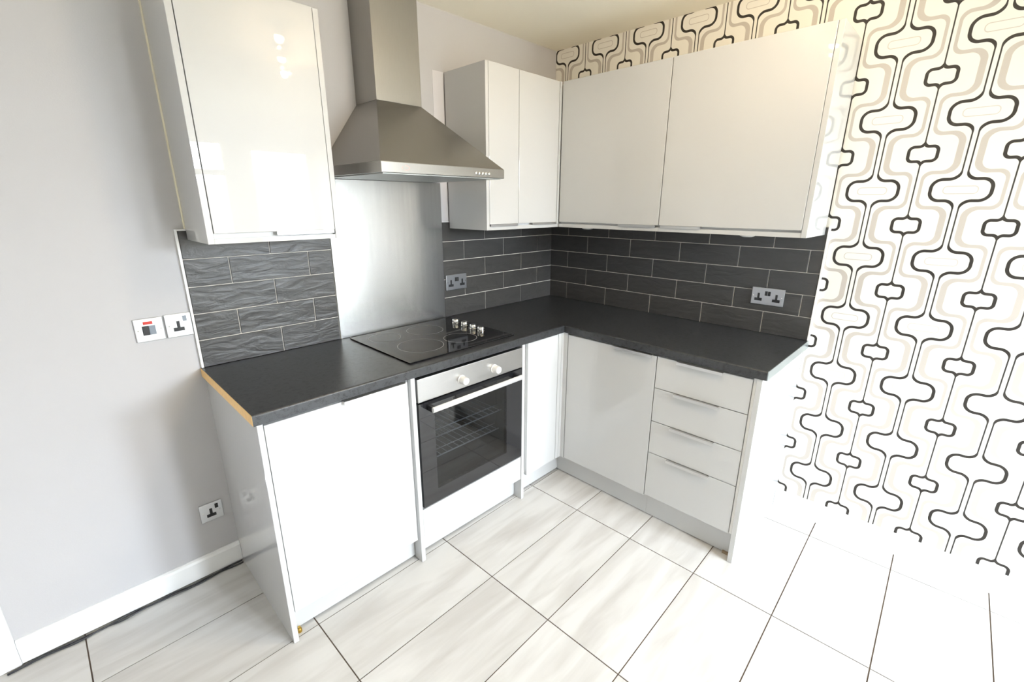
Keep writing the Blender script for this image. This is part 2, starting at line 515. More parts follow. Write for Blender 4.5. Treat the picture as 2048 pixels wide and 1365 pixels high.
wall_right = box('wall_right', 0, T, REAR - T, T, -0.12, CEIL + 0.12, M_PAPER)
tag(wall_right, 'wall papered in a retro black, taupe and cream geometric print', 'wall', kind='structure')
DX0, DX1, DZ = -3.62, -2.86, 2.03        # doorway in the left wall
wall_left = boxes('wall_left', [(DX1, 0, 0, T, -0.12, CEIL + 0.12), (FARL - T, DX0, 0, T, -0.12, CEIL + 0.12), (DX0, DX1, 0, T, DZ, CEIL + 0.12)], M_PAINT)
tag(wall_left, 'plain grey painted wall behind the oven and hood', 'wall', kind='structure')
ceiling = box('ceiling', FARL, 0, REAR, 0, CEIL, CEIL + 0.12, M_CEIL)
tag(ceiling, 'cream painted ceiling above the corner', 'ceiling', kind='structure')
wall_far = box('wall_far', FARL - T, FARL, REAR - T, 0, -0.12, CEIL + 0.12, M_ROOMG)
tag(wall_far, 'plain grey wall far to the left of the kitchen', 'wall', kind='structure')
BD0, BD1 = -1.47, -0.82                # back door leaf
wall_rear = boxes('wall_rear', [(FARL, BD0, REAR - T, REAR, -0.12, CEIL + 0.12), (BD0, BD1, REAR - T, REAR, 2.20, CEIL + 0.12), (BD1, WIN[0], REAR - T, REAR, -0.12, CEIL + 0.12),
                                (WIN[0], WIN[1], REAR - T, REAR, -0.12, WIN[2]), (WIN[0], WIN[1], REAR - T, REAR, WIN[3], CEIL + 0.12), (WIN[1], 0, REAR - T, REAR, -0.12, CEIL + 0.12)], M_ROOMW)
tag(wall_rear, 'plain pale wall behind the viewer holding the window', 'wall', kind='structure')

w1 = thing('window_1', ((WIN[0] + WIN[1]) / 2, REAR - 0.05, WIN[2]), 'white framed kitchen window behind the viewer', 'window'); w1['kind'] = 'structure'
f = 0.045
for nm, a in (('window_frame', (WIN[0], WIN[0] + f, WIN[2], WIN[3])), ('window_frame', (WIN[1] - f, WIN[1], WIN[2], WIN[3])), ('window_frame', (WIN[0] + f, WIN[1] - f, WIN[2], WIN[2] + f)), ('window_frame', (WIN[0] + f, WIN[1] - f, WIN[3] - f, WIN[3]))):
    box(nm, a[0], a[1], REAR - 0.085, REAR - 0.03, a[2], a[3], M_TRIM, w1, 0.004)
box('pane', WIN[0] + f, WIN[1] - f, REAR - 0.062, REAR - 0.058, WIN[2] + f, WIN[3] - f, M_PANE, w1)
d2 = thing('door_2', ((BD0 + BD1) / 2, REAR - 0.05, 0), 'white half glazed back door behind the viewer', 'door'); d2['kind'] = 'structure'
box('stile', BD0, BDR[0], REAR - 0.085, REAR - 0.035, 0, 2.20, M_TRIM, d2, 0.003)
box('stile', BDR[1], BD1, REAR - 0.085, REAR - 0.035, 0, 2.20, M_TRIM, d2, 0.003)
box('rail', BDR[0], BDR[1], REAR - 0.085, REAR - 0.035, 0, BDR[2], M_TRIM, d2, 0.003)
box('rail', BDR[0], BDR[1], REAR - 0.085, REAR - 0.035, BDR[3], 2.20, M_TRIM, d2, 0.003)
box('rail', BDR[0], BDR[1], REAR - 0.085, REAR - 0.035, 1.80, 1.86, M_TRIM, d2, 0.003)
box('pane', BDR[0], BDR[1], REAR - 0.062, REAR - 0.058, BDR[2], BDR[3], M_PANE, d2)

# doorway at the far left of the grey wall: architrave and white door leaf
t1 = thing('door_1', ((DX0 + DX1) / 2, -0.01, 0), 'white door frame at the left end of the grey wall', 'door'); t1['kind'] = 'structure'
box('architrave', DX1 - 0.005, DX1 + 0.066, -0.018, 0.0, 0, DZ + 0.066, M_TRIM, t1, 0.004)
box('architrave', DX0 - 0.066, DX0 + 0.005, -0.018, 0.0, 0, DZ + 0.066, M_TRIM, t1, 0.004)
box('architrave', DX0 + 0.006, DX1 - 0.006, -0.018, 0.0, DZ - 0.005, DZ + 0.066, M_TRIM, t1, 0.004)
box('door_leaf', DX0 + 0.004, DX1 - 0.004, 0.04, 0.08, 0.004, DZ - 0.004, M_TRIM, t1, 0.002)

# yard outside the window
M_YARD = mat('grey_green_yard', (0.16, 0.17, 0.14), 0.9, noise=(3, 0.3, (1, 1, 1)))
yard = box('yard_ground', -14, 10, -26, REAR - T - 0.001, -0.30, -0.20, M_YARD)
tag(yard, 'grey green yard outside the kitchen window', 'ground', kind='structure')

M_FENCE = mat('sky_block_board', (0.30, 0.25, 0.20), 0.85, noise=(6, 0.25, (8, 1, 0.6)))
fence = thing('sky_block_fence', (-2.0, -9.8, -0.2), 'tall brown board fence added unseen across the yard to block low sky', 'fence'); fence['kind'] = 'structure'  # added out of view to block low sky and darken the wall units
for k in range(80):
    box('board', -14 + k * 0.3, -14 + k * 0.3 + 0.29, -9.82, -9.8, -0.2, 1.95, M_FENCE, fence)

# skirting boards with a rounded top
sk = prism('baseboard_left', [(0, 0.008), (-0.017, 0.008), (-0.017, 0.085), (-0.013, 0.094), (-0.006, 0.098), (0, 0.098)], 'x', DX1 + 0.067, -2.1075, M_TRIM)
tag(sk, 'white skirting board along the grey wall beside the base unit', 'skirting board', kind='structure')
sk = prism('baseboard_right', [(0, 0.0), (-0.017, 0.0), (-0.017, 0.085), (-0.013, 0.094), (-0.006, 0.098), (0, 0.098)], 'y', REAR, -1.5785, M_TRIM)
tag(sk, 'white skirting board under the patterned wallpaper', 'skirting board', kind='structure')
pt = box('trim_1', -0.944, -0.876, -0.0015, 0.0, 1.432, 2.152, M_PATCH)
tag(pt, 'pale unpainted strip of wall between hood and corner wall unit', 'wall strip', kind='structure')

# ------------------------------------------------------------------ wall tiles (slate brick-bond)
ROWZ = [0.911, 1.0185, 1.1215, 1.2245, 1.3275, 1.430]
G = 0.0032
TH = 0.009


def wall_tiles(parent, axis, lo, hi, joints_even, joints_odd):
    if axis == 'x': box('grout', lo, hi, -0.0065, -0.0005, 0.911, 1.430, M_GROUTW, parent)
    else: box('grout', -0.0065, -0.0005, lo, hi, 0.911, 1.430, M_GROUTW, parent)
    cache = {}
    for k in range(5):
        js = sorted([lo] + [j for j in (joints_even if k % 2 == 0 else joints_odd) if lo < j < hi] + [hi])
        for a, b2 in zip(js, js[1:]):
            a_, b_ = a + G / 2, b2 - G / 2
            z0, z1 = ROWZ[k] + (G / 2 if k else 0.0), ROWZ[k + 1] - (G / 2 if k < 4 else 0)
            key = (round(b_ - a_, 4), round(z1 - z0, 4))
            c = Vector(((a_ + b_) / 2, -0.0055, (z0 + z1) / 2)) if axis == 'x' else Vector((-0.0055, (a_ + b_) / 2, (z0 + z1) / 2))
            if key not in cache:
                w, h = (b_ - a_) / 2, (z1 - z0) / 2
                bm = bmesh.new()
                if axis == 'x': add_box(bm, -w, w, -TH / 2, TH / 2, -h, h)
                else: add_box(bm, -TH / 2, TH / 2, -w, w, -h, h)
                bmesh.ops.bevel(bm, geom=bm.edges[:], offset=0.0012, segments=1, affect='EDGES')
                cache[key] = mesh_from(bm, 'tile'); cache[key].materials.append(M_SLATE)
            o = bpy.data.objects.new('tile', cache[key]); COL.objects.link(o); o.parent = parent; o.location = c - wloc(parent)


wall_tiles(wall_left, 'x', -2.106, -1.548, [-1.804], [-1.958, -1.653])
wall_tiles(wall_left, 'x', -0.929, -0.0105, [-0.621, -0.310], [-0.779, -0.468, -0.156])
wall_tiles(wall_right, 'y', -1.586, -0.0005, [-0.151, -0.458, -0.766, -1.073, -1.379], [-0.305, -0.612, -0.919, -1.229, -1.534])
tt = box('trim_2', -2.114, -2.1065, -0.0125, 0, 0.911, 1.436, M_TRIM); tag(tt, 'white tile edge strip left of the slate tiles', 'tile trim', kind='structure')
tt = box('trim_3', -2.1064, -2.079, -0.0125, 0, 1.4305, 1.436, M_TRIM); tag(tt, 'short white tile edge strip on top of the left slate tiles', 'tile trim', kind='structure')
tt = box('trim_4', -0.0125, 0, -1.594, -1.5865, 0.911, 1.436, M_TRIM); tag(tt, 'white tile edge strip beside the patterned wallpaper', 'tile trim', kind='structure')
tt = box('trim_5', -0.929, -0.882, -0.0125, -0.0016, 1.4305, 1.4345, M_TRIM); tag(tt, 'short white tile edge strip right of the steel splashback', 'tile trim', kind='structure')

# ------------------------------------------------------------------ base units
WT0, WT1 = 0.873, 0.910     # worktop underside / top
FY = -0.595                 # door fronts, oven run
FX = -0.592                 # door fronts, drawer run
DT = 0.019                  # door thickness
PLH = 0.125                 # door bottoms / plinth top
PLY, PLX = -0.545, -0.548   # plinth faces


def pull_top_x(parent, x0, x1, y, z):
    """edge pull on the top of a door facing -y"""
    return boxes('handle', [(x0, x1, y - 0.016, y + 0.012, z, z + 0.0025), (x0, x1, y - 0.016, y - 0.0135, z - 0.010, z)], M_PULL, parent)


def pull_top_y(parent, y0, y1, x, z):
    return boxes('handle', [(x - 0.016, x + 0.012, y0, y1, z, z + 0.0025), (x - 0.016, x - 0.0135, y0, y1, z - 0.010, z)], M_PULL, parent)


b1 = thing('base_cabinet', (-1.82, -0.3, 0), 'white gloss single-door base unit at the left end of the oven run', 'cabinet')
box('end_panel', -2.107, -2.089, -0.598, -0.0005, 0.0005, WT0 - 0.001, M_GLOSS, b1, 0.0012)
box('body', -2.0885, -1.5545, FY + DT + 0.002, -0.02, PLH + 0.01, WT0 - 0.001, M_CARC, b1)
d = box('door', -2.0865, -1.5665, FY, FY + DT, PLH, 0.863, M_GLOSS, b1, 0.0015)
pull_top_x(d, -1.83, -1.58, FY, 0.8635)
box('plinth', -2.0885, -1.5545, PLY, PLY + 0.016, 0.009, PLH + 0.008, M_GLOSS, b1)
lathe('adjuster_screw', [(0, 0), (0.009, 0), (0.009, 0.012), (0.005, 0.016), (0.005, 0.022), (0, 0.022)], (-2.073, -0.560, 0.0005), (0, 0, 1), M_BRASS, b1, 12)

b2 = thing('oven_housing', (-1.225, -0.3, 0), 'white housing with side panels and filler front around the oven', 'cabinet')
box('side_panel', -1.5535, -1.534, -0.598, -0.02, 0.0005, WT0 - 0.001, M_GLOSS, b2, 0.0012)
box('side_panel', -0.917, -0.8985, -0.598, -0.02, 0.0005, WT0 - 0.001, M_GLOSS, b2, 0.0012)
box('filler_front', -1.532, -0.919, FY, FY + DT, PLH, 0.258, M_GLOSS, b2, 0.0015)
box('plinth', -1.533, -0.918, PLY, PLY + 0.016, 0.009, PLH + 0.008, M_GLOSS, b2)
box('oven_shelf', -1.533, -0.918, -0.57, -0.03, 0.236, 0.254, M_CARC, b2)

b3 = thing('corner_base_cabinet', (-0.4, -0.4, 0), 'white gloss corner base unit between oven housing and drawer unit', 'cabinet')
box('body', -0.8975, -0.575, FY + DT + 0.002, -0.02, PLH + 0.01, WT0 - 0.001, M_CARC, b3)
box('body', -0.570, -0.02, -1.128, -0.02, PLH + 0.01, WT0 - 0.001, M_CARC, b3)
box('front_panel', -0.873, -0.636, FY, FY + DT, PLH, 0.868, M_GLOSS, b3, 0.0015)
prism('corner_post', [(-0.634, FY), (-0.610, FY), (-0.610, FY - 0.002), (FX, FY - 0.002), (FX, -0.622), (FX + 0.018, -0.622), (FX + 0.018, FY + 0.018), (-0.634, FY + 0.018)], 'z', PLH, 0.870, M_GLOSS, b3)
d = box('door', FX, FX + DT, -1.131, -0.626, PLH + 0.004, 0.863, M_GLOSS, b3, 0.0015)
pull_top_y(d, -1.112, -0.912, FX, 0.8635)
box('plinth', -0.8975, PLX, PLY, PLY + 0.016, 0.009, PLH + 0.008, M_GLOSS, b3)
box('plinth', PLX, PLX + 0.016, -1.1315, PLY - 0.0005, 0.004, PLH + 0.008, M_GLOSS, b3)

b4 = thing('drawer_unit', (-0.3, -1.34, 0), 'white gloss four-drawer base unit beside the patterned wallpaper', 'drawers')
box('body', -0.570, -0.02, -1.553, -1.1325, PLH + 0.01, WT0 - 0.001, M_CARC, b4)
box('end_panel', -0.596, -0.0005, -1.5775, -1.5565, 0.0005, WT0 - 0.001, M_GLOSS, b4, 0.0012)
for z0, z1 in ((0.137, 0.3735), (0.3765, 0.5405), (0.5435, 0.7085), (0.7115, 0.863)):
    dr = box('drawer', FX, FX + DT, -1.542, -1.135, z0, z1, M_GLOSS, b4, 0.0015)
    pull_top_y(dr, -1.430, -1.232, FX, z1 - 0.0012)
box('lit_reveal_strip', FX + 0.007, -0.5705, -1.5555, -1.5435, PLH + 0.012, WT0 - 0.001, M_CARC, b4)  # added strip, pale to stand for the panel's lit inner side
box('plinth', PLX, PLX + 0.016, -1.5555, -1.132, 0.004, PLH + 0.012, M_GLOSS, b4)
box('raw_batten', PLX - 0.010, PLX - 0.0005, -1.5555, -1.520, 0.0005, 0.012, M_STAIN, b4)

# ------------------------------------------------------------------ worktop
wt = thing('worktop', (-0.9, -0.5, WT0), 'L-shaped charcoal granite-effect worktop with one raw end', 'worktop')
L_, M_, AY, BX = -2.117, -1.594, -0.6035, -0.5994
R_ = 0.006
poly = [(L_ + 0.0008, -0.0002), (L_ + 0.0008, AY), (BX, AY), (BX, M_ + 0.003), (-0.0002, M_ + 0.003), (-0.0002, -0.0002)]
c = Vector((-0.9, -0.5, WT0))
bm = bmesh.new()
lo = [bm.verts.new(Vector((p[0], p[1], WT0)) - c) for p in poly]; hi = [bm.verts.new(Vector((p[0], p[1], WT1)) - c) for p in poly]
bm.faces.new(lo[::-1]); bm.faces.new(hi)
for i in range(6): bm.faces.new((lo[i], lo[(i + 1) % 6], hi[(i + 1) % 6], hi[i]))
bmesh.ops.recalc_face_normals(bm, faces=bm.faces[:])
bm.edges.ensure_lookup_table()
fe = [e for e in bm.edges if all(abs(v.co.z - (WT1 - c.z)) < 1e-5 for v in e.verts) and (all(abs(v.co.y + c.y - AY) < 1e-5 for v in e.verts) or all(abs(v.co.x + c.x - BX) < 1e-5 for v in e.verts))]
bmesh.ops.bevel(bm, geom=fe, offset=R_, segments=4, profile=0.5, affect='EDGES')
link('top', mesh_from(bm, 'worktop_top'), M_WORK, wt, c)
box('raw_end', L_ - 0.0004, L_ + 0.0006, AY + 0.001, -0.0005, WT0 + 0.001, WT1 - 0.0008, M_MDF, wt)['label'] = 'tan raw board end'
box('end_strip', BX + 0.0005, -0.0005, M_, M_ + 0.0028, WT0 + 0.0005, WT1 + 0.0012, M_STRIP, wt)['label'] = 'silver metal end strip'

# ------------------------------------------------------------------ hob
hob = thing('hob', (-1.222, -0.295, WT1), 'black glass ceramic hob with four silver knobs', 'hob')
HX0, HX1, HY0, HY1 = -1.519, -0.925, -0.548, -0.042
box('glass_top', HX0, HX1, HY0, HY1, WT1 + 0.0008, WT1 + 0.0068, M_HOBG, hob, 0.0015)
for cx_, cy_, r_ in ((-1.400, -0.155, 0.074), (-1.185, -0.175, 0.090), (-1.350, -0.378, 0.102), (-1.147, -0.408, 0.078)):
    n = 64; bm = bmesh.new(); A_, B_ = [], []
    for k in range(n):
        t = k * 2 * math.pi / n
        A_.append(bm.verts.new(((r_ - 0.0011) * math.cos(t), (r_ - 0.0011) * math.sin(t), 0))); B_.append(bm.verts.new(((r_ + 0.0011) * math.cos(t), (r_ + 0.0011) * math.sin(t), 0)))
    for k in range(n): bm.faces.new((A_[k], B_[k], B_[(k + 1) % n], A_[(k + 1) % n]))
    link('zone_ring', mesh_from(bm, 'zone_ring'), M_RING, hob, (cx_, cy_, WT1 + 0.0071))
for kx, ky in ((-0.990, -0.180), (-0.994, -0.256), (-0.998, -0.330), (-1.000, -0.392)):
    k = lathe('knob', [(0, 0), (0.0185, 0), (0.0185, 0.004), (0.0172, 0.0055), (0.0172, 0.021), (0.0155, 0.0235), (0, 0.0238)], (kx, ky, WT1 + 0.0070), (0, 0, 1), M_CHROME, hob, 28)
    box('pointer', kx - 0.0012, kx + 0.0012, ky - 0.015, ky - 0.001, WT1 + 0.0308, WT1 + 0.0314, M_BLACK, k)

# ------------------------------------------------------------------ oven
ov = thing('oven', (-1.217, -0.3, 0.255), 'built-in single oven with steel fascia and black glass door', 'oven')
OX0, OX1 = -1.5265, -0.9165
OF = -0.598
box('control_panel', OX0 + 0.002, OX1 - 0.002, OF, OF + 0.022, 0.7575, 0.8585, M_STEEL, ov, 0.002)
for kx in (-1.300, -1.107):
    k = lathe('knob', [(0, 0), (0.021, 0), (0.021, 0.003), (0.0185, 0.0045), (0.0175, 0.030), (0.0155, 0.033), (0, 0.033)], (kx, OF - 0.0002, 0.799), (0, -1, 0), M_KNOB, ov, 32)
dr = thing('door', (-1.217, OF, 0.266), None, None); dr.parent = ov; dr.location = Vector((-1.217, OF, 0.266)) - wloc(ov)
WX0, WX1, WZ0, WZ1 = -1.449, -1.027, 0.330, 0.695
boxes('door_glass', [(OX0 + 0.002, WX0, OF, OF + 0.02, 0.266, 0.751), (WX1, OX1 - 0.002, OF, OF + 0.02, 0.266, 0.751), (WX0, WX1, OF, OF + 0.02, 0.266, WZ0), (WX0, WX1, OF, OF + 0.02, WZ1, 0.751)], M_GLASSK, dr)
box('window', WX0, WX1, OF + 0.0003, OF + 0.004, WZ0, WZ1, M_OVENG, dr)
# handle: flat bar with rounded section on dark brackets
hz, hy = 0.728, OF - 0.040
prof = []
for k in range(16):
    t = k * 2 * math.pi / 16
    prof.append((hy + 0.0075 * math.cos(t), hz + 0.0125 * math.sin(t)))
h = prism('handle', prof, 'x', -1.484, -0.962, M_KNOB, dr)
for p in h.data.polygons: p.use_smooth = len(p.vertices) == 4
box('bracket', -1.4835, -1.466, hy + 0.006, OF - 0.0003, hz - 0.013, hz + 0.012, M_BLACK, dr, 0.002)
box('bracket', -0.980, -0.9625, hy + 0.006, OF - 0.0003, hz - 0.013, hz + 0.012, M_BLACK, dr, 0.002)
# cavity (open at the front), shelf racks
bx0, bx1, bz0, bz1, by0, by1 = -1.475, -1.00, 0.300, 0.720, OF + 0.022, -0.10
boxes('cavity', [(bx0, bx1, by1 - 0.004, by1, bz0, bz1), (bx0, bx0 + 0.004, by0, by1 - 0.004, bz0, bz1), (bx1 - 0.004, bx1, by0, by1 - 0.004, bz0, bz1),
                 (bx0 + 0.004, bx1 - 0.004, by0, by1 - 0.004, bz0, bz0 + 0.004), (bx0 + 0.004, bx1 - 0.004, by0, by1 - 0.004, bz1 - 0.004, bz1)], M_DARK, ov)
box('casing_top', OX0 + 0.01, OX1 - 0.01, OF + 0.023, -0.09, 0.722, 0.857, M_DARK, ov)
for rz, y0 in ((0.545, by0 + 0.03), (0.435, by0 + 0.05)):
    rk = thing('wire_rack', (-1.24, -0.35, rz), None, None); rk.parent = ov; rk.location = Vector((-1.24, -0.35, rz)) - wloc(ov)
    tube('frame_rod', [(bx0 + 0.012, y0, rz), (bx1 - 0.012, y0, rz)], 0.0032, M_ROD, rk)
    tube('frame_rod', [(bx0 + 0.012, y0 + 0.03, rz + 0.016), (bx1 - 0.012, y0 + 0.03, rz + 0.016)], 0.0026, M_ROD, rk)
    for q in range(13):
        xq = bx0 + 0.03 + q * (bx1 - bx0 - 0.06) / 12
        tube('rod', [(xq, y0 + 0.002, rz + 0.004), (xq, by1 - 0.03, rz + 0.004)], 0.0016, M_ROD, rk, 5)

# ------------------------------------------------------------------ splashback
sb = box('splashback', -1.5465, -0.9305, -0.0125, -0.0005, 0.9112, 1.628, M_SHEET, None, 0.0006)
tag(sb, 'brushed steel splashback sheet on the wall behind the hob', 'splashback')

# ------------------------------------------------------------------ cooker hood
hd = thing('cooker_hood', (-1.248, -0.0005, 1.630), 'brushed steel chimney cooker hood above the hob', 'cooker hood')
KX0, KX1, KY, KZ0, KZ1 = -1.554, -0.942, -0.500, 1.6300, 1.6715
CX0, CX1, CY_, CZ = -1.361, -1.138, -0.175, 1.938
prism('base', [(KX0, -0.0005), (KX1, -0.0005), (KX1, KY), (KX0, KY)], 'z', KZ0 + 0.004, KZ1, M_HOOD, hd, 0.0015)
box('filter', KX0 + 0.012, KX1 - 0.012, KY + 0.012, -0.016, KZ0, KZ0 + 0.0036, M_FILTER, hd)
bm = bmesh.new(); cc = Vector((-1.248, -0.25, KZ1))
B0 = [bm.verts.new(Vector(p) - cc) for p in ((KX0, -0.0005, KZ1 + 0.0003), (KX1, -0.0005, KZ1 + 0.0003), (KX1, KY + 0.002, KZ1 + 0.0003), (KX0, KY + 0.002, KZ1 + 0.0003))]
B1 = [bm.verts.new(Vector(p) - cc) for p in ((CX0, -0.0005, CZ), (CX1, -0.0005, CZ), (CX1, CY_, CZ), (CX0, CY_, CZ))]
bm.faces.new(B0); bm.faces.new(B1[::-1])
for i in range(4): bm.faces.new((B0[i], B0[(i + 1) % 4], B1[(i + 1) % 4], B1[i]))
bmesh.ops.recalc_face_normals(bm, faces=bm.faces[:])
bmesh.ops.bevel(bm, geom=bm.edges[:], offset=0.0012, segments=1, affect='EDGES')
link('canopy', mesh_from(bm, 'canopy'), M_HOOD, hd, cc)
box('chimney', CX0, CX1, CY_, -0.0005, CZ + 0.0003, CEIL - 0.0005, M_HOOD, hd, 0.0012)
for k in range(5):
    bx_ = -1.110 + k * 0.0185
    lathe('button', [(0, 0), (0.0068, 0), (0.006, 0.005), (0.004, 0.0062), (0, 0.0065)], (bx_, KY - 0.0001, 1.6495), (0, -1, 0), M_CHROME, hd, 14)
# oval maker's badge printed on the rim
n = 28; bm = bmesh.new(); A_, B_ = [], []
for k in range(n):
    t = k * 2 * math.pi / n
    A_.append(bm.verts.new((0.0145 * math.cos(t), 0, 0.0068 * math.sin(t)))); B_.append(bm.verts.new((0.0172 * math.cos(t), 0, 0.0090 * math.sin(t))))
for k in range(n):
    if k in (8, 9, 10, 17, 18): continue
    bm.faces.new((A_[k], A_[(k + 1) % n], B_[(k + 1) % n], B_[k]))
link('badge', mesh_from(bm, 'badge'), M_LOGO, hd, (-1.452, KY - 0.0006, 1.6525))

# ------------------------------------------------------------------ wall units
UZ0, UZ1, DZ0 = 1.398, 2.150, 1.427


def lip_x(parent, x0, x1, y, z):
    return boxes('handle', [(x0, x1, y - 0.004, y + 0.014, z - 0.0025, z - 0.0002), (x0, x1, y - 0.004, y - 0.0015, z - 0.012, z - 0.0025)], M_PULL, parent)


def lip_y(parent, y0, y1, x, z):
    return boxes('handle', [(x - 0.004, x + 0.014, y0, y1, z - 0.0025, z - 0.0002), (x - 0.004, x - 0.0015, y0, y1, z - 0.012, z - 0.0025)], M_PULL, parent)


u1 = thing('wall_cabinet', (-1.855, -0.15, UZ0), 'white gloss single-door wall unit left of the cooker hood', 'wall cabinet')
LF, LZ1 = -0.296, 2.161
box('side_panel', -2.0785, -2.0595, LF, -0.013, UZ0, LZ1, M_GLOSS, u1, 0.001)
box('side_panel', -1.6515, -1.633, LF, -0.013, UZ0, LZ1, M_GLOSS, u1, 0.001)
box('body', -2.059, -1.652, LF + DT + 0.003, -0.013, 1.412, LZ1 - 0.002, M_CARC, u1)
box('pelmet', -2.059, -1.652, LF + 0.002, LF + 0.018, UZ0, DZ0 - 0.0135, M_GLOSS, u1)
d = box('door', -2.0575, -1.6535, LF - 0.002, LF + DT - 0.002, DZ0 + 0.004, LZ1 + 0.001, M_GLOSS, u1, 0.0015)
lip_x(d, -1.865, -1.658, LF, DZ0 + 0.004)
box('sealant_bead', -2.0825, -2.0787, -0.013, -0.0005, 1.437, LZ1, M_CAULK, u1)['label'] = 'yellowed sealant line'

u2 = thing('wall_cabinet', (-0.6, -0.15, UZ0), 'white gloss two-door wall unit right of the hood on the grey wall', 'wall cabinet')
AF, BF = -0.313, -0.324
box('side_panel', -0.8795, -0.861, AF, -0.013, UZ0, UZ1, M_GLOSS, u2, 0.001)
box('body', -0.8605, -0.013, AF + DT + 0.003, -0.013, 1.412, UZ1 - 0.002, M_CARC, u2)
box('pelmet', -0.8605, BF + 0.012, AF + 0.002, AF + 0.018, UZ0, DZ0 - 0.010, M_GLOSS, u2)
d = box('door', -0.8595, -0.6555, AF - 0.001, AF + DT - 0.001, DZ0, UZ1 + 0.001, M_GLOSS, u2, 0.0015)
lip_x(d, -0.856, -0.660, AF, DZ0)
d = box('door', -0.6525, -0.3420, AF - 0.001, AF + DT - 0.001, DZ0, UZ1 + 0.001, M_GLOSS, u2, 0.0015)
lip_x(d, -0.545, -0.346, AF, DZ0)
box('corner_post', -0.3405, BF - 0.0005, AF - 0.0035, AF + 0.016, DZ0 - 0.009, UZ1, M_GLOSS, u2)

for y0, y1, lab, end, h0, h1 in ((-0.9405, -0.3185, 'white gloss wall unit over the tiles in the room corner', False, -0.925, -0.715),
                                 (-1.5755, -0.9415, 'white gloss wall unit at the patterned wallpaper end of the row', True, -1.150, -0.952)):
    u = thing('wall_cabinet', (-0.16, (y0 + y1) / 2, UZ0), lab, 'wall cabinet')
    ye = y0 + 0.0195 if end else y0
    box('body', BF + DT + 0.003, -0.013, ye + 0.0005, y1, 1.412, UZ1 - 0.002, M_CARC, u)
    if end: box('end_panel', BF, -0.013, y0, ye, UZ0, UZ1 + 0.001, M_GLOSS, u, 0.001)
    box('pelmet', BF + 0.002, BF + 0.018, ye + 0.0005, y1, UZ0, DZ0 - 0.010, M_GLOSS, u)
    d = box('door', BF - 0.001, BF + DT - 0.001, ye + 0.0015, y1 - 0.0015 - (0.003 if not end else 0), DZ0, UZ1 + 0.001, M_GLOSS, u, 0.0015)
    lip_y(d, h0, h1, BF, DZ0)

for (yy, lab) in ((-0.485, 'small round light under the wall unit in the room corner'), (-1.338, 'small round light under the wall unit beside the wallpaper')):
    lt = thing('cabinet_light', (BF + 0.045, yy, UZ0), lab, 'light', 'lights under the wall units')
    lathe('bezel', [(0, -0.007), (0.026, -0.007), (0.031, -0.003), (0.031, 0.0135), (0, 0.0135)], (BF + 0.055, yy, UZ0), (0, 0, 1), M_KNOB, lt, 24)
    lathe('lens', [(0, -0.0085), (0.020, -0.0085), (0.021, -0.0072), (0, -0.0072)], (BF + 0.055, yy, UZ0), (0, 0, 1), M_CARC, lt, 24)


# ------------------------------------------------------------------ sockets and switches
def face(axis, a0, a1, z0, z1, d0, d1, name, m, parent, bev=0.0, base=0.0):
    """box on a wall: a along the wall, d = distance out from the wall surface"""
    if axis == 'x': return box(name, a0, a1, -base - d1, -base - d0, z0, z1, m, parent, bev)
    return box(name, -base - d1, -base - d0, a0, a1, z0, z1, m, parent, bev)


def t_slots(axis, ac, zc, parent, m, base, dp, flip):
    """the three square pin holes as a dark T shaped shutter insert"""
    s = 0.0045
    a = lambda k: (ac - k, ac + k)
    lst = [(*a(0.0050), zc - 0.004, zc + 0.020), (*a(0.0168), zc - 0.0175, zc - 0.004)]
    if axis == 'x': bl = [(p[0], p[1], -base - dp - 0.0008, -base - dp + 0.0004, p[2], p[3]) for p in lst]
    else: bl = [(-base - dp - 0.0008, -base - dp + 0.0004, p[0], p[1], p[2], p[3]) for p in lst]
    return boxes('pin_slots', bl, m, parent)


def single_socket(x0, x1, z0, z1, lab, rocker):
    s = thing('socket', ((x0 + x1) / 2, -0.0005, (z0 + z1) / 2), lab, 'socket')
    face('x', x0, x1, z0, z1, 0.0005, 0.0085, 'plate', M_PLATE, s, 0.0025)
    xc, zc = (x0 + x1) / 2, (z0 + z1) / 2
    t_slots('x', xc - 0.002, zc - 0.004, s, M_BLACK, 0, 0.0085, 1)
    face('x', x1 - 0.027, x1 - 0.015, z1 - 0.030, z1 - 0.010, 0.0080, 0.0105, 'rocker_switch', rocker, s, 0.001)
    for sx in (x0 + 0.011, x1 - 0.011):
        lathe('screw', [(0, 0), (0.0028, 0), (0.0024, 0.0008), (0, 0.0009)], (sx, -0.0086, zc), (0, -1, 0), M_CHROME, s, 12)
    return s


def double_socket(axis, a0, a1, z0, z1, lab):
    base = 0.0102
    loc = ((a0 + a1) / 2, -base, (z0 + z1) / 2) if axis == 'x' else (-base, (a0 + a1) / 2, (z0 + z1) / 2)
    s = thing('socket', loc, lab, 'socket')
    face(axis, a0, a1, z0, z1, 0.0002, 0.0075, 'plate', M_PLATE_SHADED, s, 0.0022, base)
    ac, zc = (a0 + a1) / 2, (z0 + z1) / 2
    for q in (-0.040, 0.040):
        t_slots(axis, ac + q, zc - 0.006, s, M_BLACK, base, 0.0075, 1)
    for q in (-0.0068, 0.0068):
        face(axis, ac + q - 0.0060, ac + q + 0.0060, zc + 0.004, zc + 0.026, 0.0070, 0.0098, 'rocker_switch', M_BLACK, s, 0.001, base)
    for q in (a0 + 0.010, a1 - 0.010):
        p = (q, -base - 0.0076, zc + 0.0015) if axis == 'x' else (-base - 0.0076, q, zc + 0.0015)
        lathe('screw', [(0, 0), (0.0028, 0), (0.0024, 0.0008), (0, 0.0009)], p, (0, -1, 0) if axis == 'x' else (-1, 0, 0), M_CHROME, s, 12)
    return s


